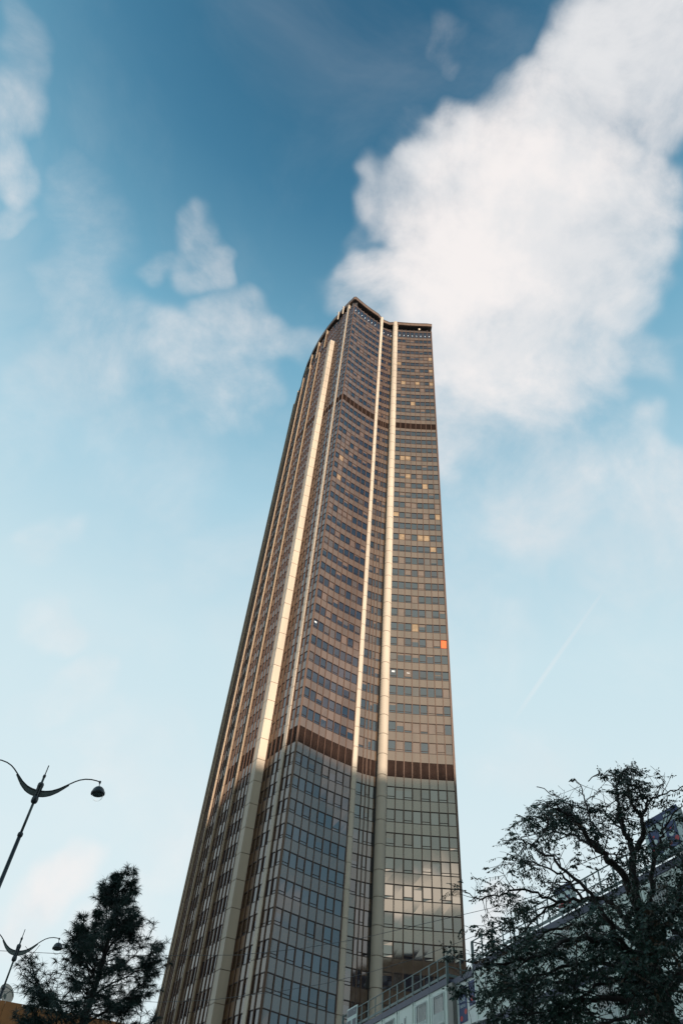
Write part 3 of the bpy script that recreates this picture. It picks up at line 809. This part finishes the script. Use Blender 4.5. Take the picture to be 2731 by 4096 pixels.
# small sign on the railing
sg_ = empty('railing_sign', 'white framed grey notice board fixed to the left end of the cabin railing', 'sign', (LA.x + d1.x * .9, LA.y + d1.y * .9, ZR), math.atan2(d1.y, d1.x))
m_ = MB(); m_.box((0, -.12, -.85), (1.45, -.07, 1.28)); m_.build('board', 'sign_white', sg_)
m_ = MB(); m_.box((.07, -.13, .78), (1.38, -.12, 1.2)); m_.build('header_block', 'sign_grey', sg_)
for x0, x1 in ((.08, .62), (.82, 1.37)):
    m_ = MB(); m_.box((x0, -.13, -.7), (x1, -.12, .55)); m_.build('grey_block', 'sign_grey', sg_)
text_mesh('lettering', 'CB', .42, Matrix.Translation((1.1, -.14, .0)) @ RX, 'sign_white', sg_)
text_mesh('lettering', 'S', .42, Matrix.Translation((.35, -.14, .0)) @ RX, 'sign_white', sg_)
text_mesh('lettering', 'ml', .12, Matrix.Translation((1.1, -.14, 1.0)) @ RX, 'sign_white', sg_)

# advertising boxes on the upper railing
def adbox(px, w, h, label):
    t_ = None
    q = LC
    d = (LD - LC).normalized(); best = min(range(2000), key=lambda k: abs(math.degrees(math.atan2((LC + d * (k * .01)).x, (LC + d * (k * .01)).y)) - px))
    q = LC + d * (best * .01)
    o = empty('advertising_box', label, 'sign', (q.x, q.y, ZR), math.atan2(d.y, d.x), 'poster boxes on the cabin roof')
    m_ = MB(); m_.box((0, -.35, .1), (w, -.06, h)); m_.build('box', 'sign_white', o)
    m_ = MB(); m_.box((-.03, -.38, h - .24), (w + .03, -.34, h + .06)); m_.build('header', 'blue', o)
    m_ = MB(); m_.box((w * .62, -.388, h - .2), (w * .82, -.38, h - .1)); m_.build('header_lettering', 'sign_white', o)
    for k in range(2):
        x0 = w * (.10 + .48 * k); x1 = x0 + w * .29
        m_ = MB(); m_.box((x0, -.375, .22), (x1, -.35, h - .48)); p_ = m_.build('poster', 'blue', o)
        for (fx, fz, r_) in ((.2, .2, .09), (.82, .25, .12), (.5, .75, .05)):
            m_ = MB(); m_.lathe([(.001, 0), (r_, 0)], 14, 0, Matrix.Translation((x0 + (x1 - x0) * fx, -.38, .22 + (h - .7) * fz)) @ RX); m_.build('red_disc', 'red', p_)
        m_ = MB(); m_.lathe([(.001, 0), (.16, 0)], 12, 0, Matrix.Translation(((x0 + x1) / 2, -.379, .22 + (h - .7) * .52)) @ RX @ Matrix.Diagonal((1, .7, 1, 1))); m_.build('pale_figure', 'sign_white', p_)
adbox(26.2, 2.1, 1.75, 'white box with two blue posters and red discs on the far right railing')
adbox(19.2, 1.1, 1.1, 'small pale blue box on the railing half hidden by the leafy tree')

# ------------------------------------------------------------------ street lamps
def lamp(cx, cy, hc, ang, label, W_=2.9):
    o = empty('street_lamp', label, 'street lamp', (cx, cy, 0), ang, 'double-armed street lamps')
    H = hc
    m_ = MB(); m_.tube([(0, 0, 0), (0, 0, .9)], .19, 12); m_.tube([(0, 0, .9), (0, 0, H * .35)], [.12, .10], 12)
    m_.tube([(0, 0, H * .35), (0, 0, H - 1.75)], [.085, .072], 12); m_.build('pole', 'iron', o, True)
    m_ = MB(); m_.tube([(0, 0, H - 1.75), (0, 0, H - .3)], .05, 10); m_.tube([(0, 0, H - .35), (0, 0, H + .65)], .045, 10); m_.tube([(0, 0, H + .65), (0, 0, H + 1.1)], .022, 8)
    m_.build('upper_pole', 'iron2', o, True)
    for z_, r_, h_ in ((H - 1.78, .10, .08), (H - .38, .13, .12), (H + .22, .12, .10), (H + .62, .06, .06), (.9, .22, .12)):
        m_ = MB(); m_.lathe([(.02, -h_), (r_ * .8, -h_), (r_, -h_ * .5), (r_, h_ * .5), (r_ * .8, h_), (.02, h_)], 14, 0, Matrix.Translation((0, 0, z_))); m_.build('collar', 'iron', o, True)
    m_ = MB()
    for k in range(6):
        a = k * math.pi / 3; m_.tube([(math.cos(a) * .085, math.sin(a) * .085, H - .38), (math.cos(a) * .085, math.sin(a) * .085, H + .22)], .028, 6)
    m_.build('clamp', 'iron', o)
    prof = LP
    for s_ in (1, -1):
        pts = [(s_ * x * W_, 0, H + z_ * W_) for x, z_ in prof]
        m_ = MB(); m_.tube(pts, [.034 - .012 * i / len(pts) for i in range(len(pts))], 8); m_.build('arm', 'iron', o, True)
        m_ = MB(); sub = [q for q in prof if q[0] < .5]
        for (xa, za), (xb, zb) in zip(sub, sub[1:]):
            ta = .10 * (1 - (xa / .53) ** 2.2) + .008; tb = .10 * (1 - (xb / .53) ** 2.2) + .008
            a0 = (s_ * xa * W_, H + za * W_); a1 = (s_ * xb * W_, H + zb * W_)
            b0 = (a0[0], a0[1] - ta * W_); b1 = (a1[0], a1[1] - tb * W_)
            p8 = [(b0[0], -.012, b0[1]), (b1[0], -.012, b1[1]), (b1[0], .012, b1[1]), (b0[0], .012, b0[1]), (a0[0], -.012, a0[1]), (a1[0], -.012, a1[1]), (a1[0], .012, a1[1]), (a0[0], .012, a0[1])]
            m_.hexa(p8)
        m_.build('bracket_web', 'iron2', o)
        m_ = MB(); low_ = [(s_ * x * W_, 0, H + z_ * W_ - (.10 * (1 - (x / .53) ** 2.2) + .008) * W_) for x, z_ in sub]
        m_.tube(low_, .02, 6); m_.build('lower_arm', 'iron', o, True)
        xe, ze = prof[-1][0] * W_ * s_, H + prof[-1][1] * W_
        T = Matrix.Translation((xe, 0, ze)) @ Matrix.Rotation(s_ * R(-HEADTILT), 4, 'Y') @ Matrix.Scale(.90, 4)
        lh = bpy.data.objects.new('lamp_head', None); C.objects.link(lh); lh.parent = o; lh.matrix_local = T; lh.empty_display_size = .1
        m_ = MB(); m_.lathe([(.001, .05), (.05, .03), (.05, -.06), (.02, -.09), (.02, -.22), (.05, -.24), (.16, -.28), (.235, -.36), (.275, -.46), (.29, -.50), (.305, -.50), (.305, -.58), (.28, -.60), (.25, -.60), (.23, -.54), (.001, -.50)], 24)
        m_.build('lamp_cap', 'iron', lh, True)
        m_ = MB(); m_.lathe([(.22, -.56), (.15, -.53), (.001, -.52)], 16); m_.build('reflector', 'lens', lh, True)
        m_ = MB(); m_.lathe([(.245, -.60), (.24, -.70), (.19, -.81), (.10, -.88), (.001, -.895)], 20); m_.build('glass_bowl', 'bowl', lh, True)
    return o
HEADTILT = 8
LP = [(0, 0), (.06, .003), (.115, .011), (.17, .026), (.229, .048), (.29, .085), (.34, .118), (.417, .185), (.483, .243), (.56, .31), (.635, .362), (.73, .402), (.835, .420), (.93, .418), (1.0, .410)]
lp1 = px_at(155, 3163, 30.0); lamp(lp1.x, lp1.y, lp1.z, R(12), 'tall dark double-armed street lamp, nearer and higher in the frame', 2.15)
lp2 = px_at(70, 3804, 48.0); lamp(lp2.x, lp2.y, lp2.z, R(0), 'double-armed street lamp standing farther off beside the conifer', 2.02)

# ------------------------------------------------------------------ overhead cables
def cable(pts, dist, label):
    q = [px_at(x, y, d_) for (x, y), d_ in zip(pts, dist)]
    m_ = MB(); m_.tube([tuple(v_) for v_ in q], .007, 6); o = m_.build('overhead_cable', 'cable', None, True); tag(o, label, 'cable', 'cables strung across the street')
cable([(-400, 3790), (0, 3803), (250, 3815), (600, 3823), (957, 3820), (1200, 3795), (1437, 3755), (1677, 3699), (1973, 3630), (2300, 3540)], [27, 26, 26, 25.5, 25, 25, 24.5, 24, 24, 24], 'upper thin cable crossing the tower with a slight sag')
cable([(-400, 3925), (0, 3965), (250, 3986), (634, 4009), (845, 4000), (1132, 3963), (1300, 3934), (1489, 3886), (1652, 3837), (1830, 3771), (2014, 3697), (2300, 3570)], [31, 30, 30, 29, 29, 28, 28, 27.5, 27, 27, 26.5, 26], 'lower thin cable climbing towards the right across the tower foot')

# ------------------------------------------------------------------ conifer
def conifer():
    rr = random.Random(5)
    D0 = 24.0
    top = px_at(492, 3520, D0); base = px_at(322, 4090, D0); bx, by = (top.x + base.x) / 2, (top.y + base.y) / 2
    o = empty('pine_tree', 'dark drooping pine tree in front of the left edge of the tower', 'tree', (bx, by, 0))
    Ht = top.z
    sway = lambda z_: V((.10 * math.sin(z_ * .9), .08 * math.cos(z_ * .7), 0))
    tp = [sway(z_) + V((0, 0, z_)) for z_ in [Ht * i / 24 for i in range(25)]]
    m_ = MB(); m_.tube([tuple(p_) for p_ in tp], [.20 * (1 - i / 25) ** .85 + .012 for i in range(25)], 10); m_.build('trunk', 'bark', o, True)
    br = MB(); nd = MB()
    def tuft(p_, d_, sc=1.0):
        q_ = proj(p_ + V((bx, by, 0)))
        if q_ and q_[0] < 268 and q_[1] < 3822: return
        n_ = rr.randint(15, 21)
        d_ = d_.normalized()
        for _ in range(n_):
            v_ = (d_ * rr.uniform(.0, .9) + V((rr.gauss(0, .6), rr.gauss(0, .6), rr.gauss(-.15, .5)))).normalized()
            L_ = rr.uniform(.13, .23) * sc; mid = p_ + v_ * L_ * .55; end = mid + (v_ + V((0, 0, -.45))).normalized() * L_ * .45
            s_ = v_.cross(V((rr.random() - .5, rr.random() - .5, rr.random() - .5))).normalized() * .0052
            nd.quad(p_ - s_, p_ + s_, mid + s_ * .9, mid - s_ * .9); nd.tri(mid - s_ * .9, mid + s_ * .9, end)
    def branch(p0, d0, length, r0, lvl):
        n_ = max(3, int(length / .14)); pts = [p0]; d_ = d0.copy()
        for i in range(n_):
            t = i / n_
            d_ = (d_ + V((rr.gauss(0, .07), rr.gauss(0, .07), (.13 if t > .45 else -.05) + rr.gauss(0, .05)))).normalized()
            pts.append(pts[-1] + d_ * length / n_)
        br.tube([tuple(q) for q in pts], [max(.006, r0 * (1 - i / (n_ + 1))) for i in range(n_ + 1)], 5, caps=False)
        if lvl < 2:
            for i in range(1, n_ + 1):
                t = i / n_
                if t < .22 and lvl == 0: continue
                for s_ in (-1, 1):
                    if rr.random() < (.62 if lvl == 0 else .38):
                        ax_ = (pts[i] - pts[i-1]).normalized(); side = ax_.cross(V((0, 0, 1))).normalized() * s_
                        nd_ = (ax_ * rr.uniform(.5, 1.0) + side * rr.uniform(.5, 1.0) + V((0, 0, rr.uniform(-.35, .30)))).normalized()
                        branch(pts[i], nd_, length * rr.uniform(.28, .50) * (1.15 - t * .55) if lvl == 0 else length * rr.uniform(.3, .5), r0 * .45, lvl + 1)
        for i in range(1, n_ + 1):
            t = i / n_
            if lvl == 0 and t < .5: continue
            if lvl >= 1 and t < .3: continue
            if rr.random() < (.50 if lvl else .5): tuft(pts[i], (pts[i] - pts[i-1]), 1.0)
        tuft(pts[-1], pts[-1] - pts[-2], 1.1)
    z_ = 4.2
    while z_ < Ht - .25:
        f_ = (Ht - z_) / (Ht - 4.2)
        ln = 0.36 + 2.75 * f_ ** .85
        nb = rr.randint(4, 6); a0 = rr.random() * 6.28
        for k in range(nb):
            if rr.random() < .12: continue
            a = a0 + k * 6.283 / nb + rr.uniform(-.4, .4)
            el = rr.uniform(.0, .40) + (1 - f_) * .8
            d_ = V((math.cos(a) * math.cos(el), math.sin(a) * math.cos(el), math.sin(el)))
            p0 = sway(z_) + V((0, 0, z_ + rr.uniform(-.12, .12)))
            branch(p0, d_, ln * rr.uniform(.62, 1.12), .045 * f_ + .014, 0)
        z_ += rr.uniform(.55, .85) * (0.6 + .6 * f_)
    tuft(V((0, 0, Ht)) + sway(Ht), V((0, 0, 1)))
    br.build('branches', 'bark', o); tag(nd.build('crown', 'needle', o))
    return len(nd.f)
nf = conifer(); print('needle faces', nf)

# ------------------------------------------------------------------ broad-leaved tree
def leafy():
    rr = random.Random(21)
    DT = 15.0
    base = px_at(2640, 4000, DT); bx, by = base.x, base.y
    o = empty('leafy_tree', 'dark broad-leaved tree with thin arching bare twigs in front of the cabins', 'tree', (bx, by, 0))
    O3 = V((bx, by, 0))
    def P(x, y, dd=0.0): return px_at(x, y, DT + dd) - O3
    def smooth_pts(ctrl, n=6):
        out = []
        c = [ctrl[0]] + ctrl + [ctrl[-1]]
        for i in range(1, len(c) - 2):
            for k in range(n):
                t = k / n; p0, p1, p2, p3 = c[i-1], c[i], c[i+1], c[i+2]
                out.append(.5 * ((2 * p1) + (p2 - p0) * t + (2 * p0 - 5 * p1 + 4 * p2 - p3) * t * t + (3 * p1 - p0 - 3 * p2 + p3) * t ** 3))
        out.append(ctrl[-1]); return out
    trunkm = MB(); lim = MB(); lf = MB(); tw = MB()
    t0 = P(2640, 4000); trunk = [V((t0.x, t0.y, 0)), V((t0.x + .03, t0.y, 2.0)), t0, P(2600, 3880), P(2570, 3740)]
    tp = smooth_pts(trunk); trunkm.tube([tuple(q) for q in tp], [.22 - .09 * i / len(tp) for i in range(len(tp))], 12)
    limbs = [   # control points traced (x, y, depth offset), start radius
     ([(2570, 3740, 0), (2540, 3560, .1), (2525, 3400, .2), (2500, 3330, .2), (2470, 3250, .3), (2468, 3150, .4), (2490, 3085, .5)], .085),
     ([(2525, 3420, .2), (2570, 3340, .1), (2560, 3270, 0), (2515, 3200, -.1), (2510, 3150, -.2), (2545, 3140, -.3)], .06),
     ([(2560, 3680, 0), (2500, 3520, -.3), (2430, 3440, -.5), (2380, 3390, -.6), (2330, 3320, -.7), (2270, 3260, -.8), (2215, 3240, -.9), (2190, 3290, -1.0), (2180, 3330, -1)], .075),
     ([(2430, 3440, -.5), (2390, 3370, -.2), (2370, 3300, 0), (2340, 3220, .1), (2320, 3150, .2), (2300, 3115, .3)], .03),
     ([(2380, 3390, -.6), (2310, 3350, -.3), (2240, 3330, 0), (2150, 3330, .2), (2100, 3320, .3)], .03),
     ([(2600, 3880, 0), (2520, 3720, .6), (2440, 3610, .9), (2330, 3600, 1.1), (2230, 3610, 1.2), (2150, 3660, 1.2), (2080, 3740, 1.1)], .06),
     ([(2570, 3740, 0), (2600, 3560, .4), (2615, 3440, .6), (2640, 3380, .7), (2660, 3300, .8), (2720, 3220, .9)], .06),
     ([(2600, 3880, 0), (2660, 3700, -.6), (2740, 3580, -.9), (2830, 3420, -1.2), (2860, 3250, -1.3)], .07),
     ([(2620, 3940, 0), (2520, 3820, -.8), (2400, 3760, -1.2), (2280, 3760, -1.5), (2160, 3820, -1.7), (2040, 3850, -1.8), (1920, 3860, -1.9)], .06),
     ([(2630, 3970, 0), (2500, 3930, .8), (2360, 3900, 1.2), (2220, 3930, 1.4), (2080, 3970, 1.5)], .06),
     ([(2640, 4000, 0), (2540, 4000, -1), (2400, 3990, -1.4), (2240, 4020, -1.6), (2100, 4060, -1.8)], .06),
     ([(2330, 3600, 1.1), (2240, 3500, 1.0), (2130, 3450, 1.0), (2030, 3420, 1.0)], .03),
     ([(2230, 3610, 1.2), (2100, 3560, 1.0), (1990, 3580, .8), (1900, 3590, .7), (1860, 3560, .6)], .028),
     ([(2570, 3740, 0), (2640, 3640, 1.2), (2740, 3520, 1.6), (2850, 3480, 1.8)], .05),
     ([(2600, 3900, 0), (2480, 3760, -1.4), (2380, 3600, -1.8), (2260, 3480, -2.0), (2150, 3400, -2.1), (2080, 3350, -2.1)], .05),
     ([(2640, 4000, 0), (2760, 3880, .4), (2880, 3780, .6)], .06),
     ([(2500, 3330, .2), (2440, 3280, .6), (2400, 3240, .8), (2300, 3230, 1.0), (2230, 3190, 1.1), (2150, 3150, 1.2)], .022),
     ([(2560, 3270, 0), (2600, 3200, .4), (2650, 3180, .6), (2731, 3150, .8), (2790, 3120, .9)], .025),
     ([(2560, 3800, 0), (2440, 3700, .5), (2330, 3700, .2), (2200, 3720, -.2), (2080, 3800, -.3), (1980, 3760, -.4)], .04),
     ([(2600, 3900, 0), (2460, 3860, .2), (2320, 3850, -.4), (2180, 3900, -.8), (2060, 3930, -.9), (1960, 3980, -.9)], .045),
     ([(2620, 3960, 0), (2520, 3920, -.5), (2420, 3930, -.9), (2300, 4000, -1.1), (2180, 4090, -1.2)], .045),
     ([(2570, 3740, 0), (2640, 3700, -.9), (2720, 3740, -1.4), (2800, 3800, -1.6)], .045),
     ([(2640, 4000, 0), (2680, 3920, -1.0), (2740, 3900, -1.6), (2820, 3960, -2)], .05),
     ([(2640, 4000, 0), (2570, 4060, -1.4), (2460, 4080, -1.9), (2360, 4120, -2.2)], .05),
     ([(2510, 3150, -.2), (2460, 3110, -.1), (2400, 3100, 0), (2350, 3120, .1)], .018),
    ]
    nodes = []
    for ctrl, r0 in limbs:
        pts = smooth_pts([P(*c) for c in ctrl], 6); n_ = len(pts)
        for i in range(1, n_): pts[i] = pts[i] + V((rr.gauss(0, .02), rr.gauss(0, .02), rr.gauss(0, .02)))
        lim.tube([tuple(q) for q in pts], [max(.010, r0 * (1 - .85 * i / n_)) for i in range(n_)], 7, caps=False)
        for i in range(2, n_): nodes.append((pts[i], (pts[i] - pts[i-1]).normalized(), max(.010, r0 * (1 - .85 * i / n_)), i / n_))
    def leaf(p_, rach, scale):      # a pinnate leaf: pairs of drooping leaflets
        rach = rach.normalized(); L_ = rr.uniform(.17, .27) * scale; npair = rr.randint(4, 6)
        side = rach.cross(V((0, 0, 1)))
        side = side.normalized() if side.length > .05 else V((1, 0, 0))
        mi = 1 if rr.random() < brown[0] else 0
        prev = p_
        tw_end = p_ + rach * L_ + V((0, 0, -.25 * L_))
        lf.quad(p_ + V((0, 0, .002)), tw_end + V((0, 0, .002)), tw_end - V((0, 0, .002)), p_ - V((0, 0, .002)), mi)
        for k in range(npair * 2 + 1):
            t = .25 + .75 * (k // 2) / npair
            c = p_.lerp(tw_end, t)
            if k == npair * 2: d_ = (rach + V((0, 0, -.3))).normalized()
            else: d_ = (side * (1 if k % 2 else -1) * rr.uniform(.7, 1) + rach * rr.uniform(.2, .5) + V((0, 0, rr.uniform(-1.0, -.25)))).normalized()
            ll = rr.uniform(.055, .085) * scale; ww = ll * .20
            nn = d_.cross(V((rr.gauss(0, 1), rr.gauss(0, 1), rr.gauss(0, .6)))).normalized() * ww
            lf.quad(c, c + d_ * ll * .5 + nn, c + d_ * ll, c + d_ * ll * .5 - nn, mi)
    brown = [.02]
    def inframe_density(p_):
        q = proj(p_ + O3)
        if q is None: return .5
        x, y = q
        # dense at the bottom right, open at the top left
        d_ = (y - 3420) / 620.0 + (x - 2350) / 1500.0
        return max(.30, min(.76, .35 + .38 * d_))
    EDGE = [(1500, 3700), (1830, 3530), (1950, 3480), (2060, 3290), (2180, 3170), (2320, 3100), (2500, 3060), (2731, 3100), (3200, 3200)]
    def outside(p_):
        q = proj(p_ + O3)
        if q is None: return False
        if q[0] < 1790: return True
        for (xa, ya), (xb, yb) in zip(EDGE, EDGE[1:]):
            if xa <= q[0] < xb: return q[1] < ya + (yb - ya) * (q[0] - xa) / (xb - xa) + 55 * noise.noise(V((q[0] * .012, 3.1, 0)))
        return False
    def twig(p0, d0, length, r0, lvl, flag=None):
        n_ = max(3, int(length / .10)); pts = [p0]; d_ = d0.copy()
        for i in range(n_):
            d_ = (d_ + V((rr.gauss(0, .15), rr.gauss(0, .15), rr.gauss(.02 if i < n_ * .6 else -.10, .13)))).normalized()
            nx_ = pts[-1] + d_ * length / n_
            if outside(nx_): break
            pts.append(nx_)
        if len(pts) < 3: return
        n_ = len(pts) - 1
        tw.tube([tuple(q) for q in pts], [max(.0035, r0 * (1 - .8 * i / n_)) for i in range(n_ + 1)], 4, caps=False)
        dn = inframe_density(pts[-1])
        if flag is None: flag = rr.random() < dn + .14
        if lvl < 2:
            for i in range(1, n_ + 1):
                if rr.random() < (.48 if flag else .26) * (1 if lvl == 0 else .6):
                    v_ = (pts[i] - pts[i-1]).normalized() * .7 + V((rr.gauss(0, .7), rr.gauss(0, .7), rr.gauss(.05, .5)))
                    twig(pts[i], v_.normalized(), length * rr.uniform(.35, .65), r0 * .55, lvl + 1, flag if rr.random() < .9 else not flag)
        if flag:
            brown[0] = .5 if rr.random() < .035 else .012
            start = n_ // 3
            for i in range(start, n_ + 1):
                for _ in range(rr.choice((1, 1, 2)) if dn > .5 else rr.choice((0, 1, 1))):
                    v_ = V((rr.gauss(0, .7), rr.gauss(0, .7), rr.gauss(-.15, .35))) + (pts[min(i, n_)] - pts[max(i-1, 0)]).normalized() * .6
                    leaf(pts[i], v_, 1.0)
    for (p_, d_, r_, t) in nodes:
        dn = inframe_density(p_)
        k = 1 if rr.random() < .34 + .22 * t + .22 * dn else 0
        if t > .6 and rr.random() < .16: k += 1
        for _ in range(k):
            v_ = d_ * .6 + V((rr.gauss(0, .75), rr.gauss(0, .75), rr.gauss(.15, .6)))
            twig(p_, v_.normalized(), rr.uniform(.35, .85), min(r_ * .7, .014), 0)
    trunkm.build('trunk', 'bark', o, True); lim.build('limbs', 'bark', o, True); tw.build('twigs', 'bark', o)
    me = lf.build('crown', ['leaf', 'leaf2'], o)
    return len(lf.f), len(tw.f)
print('leaf faces', leafy())
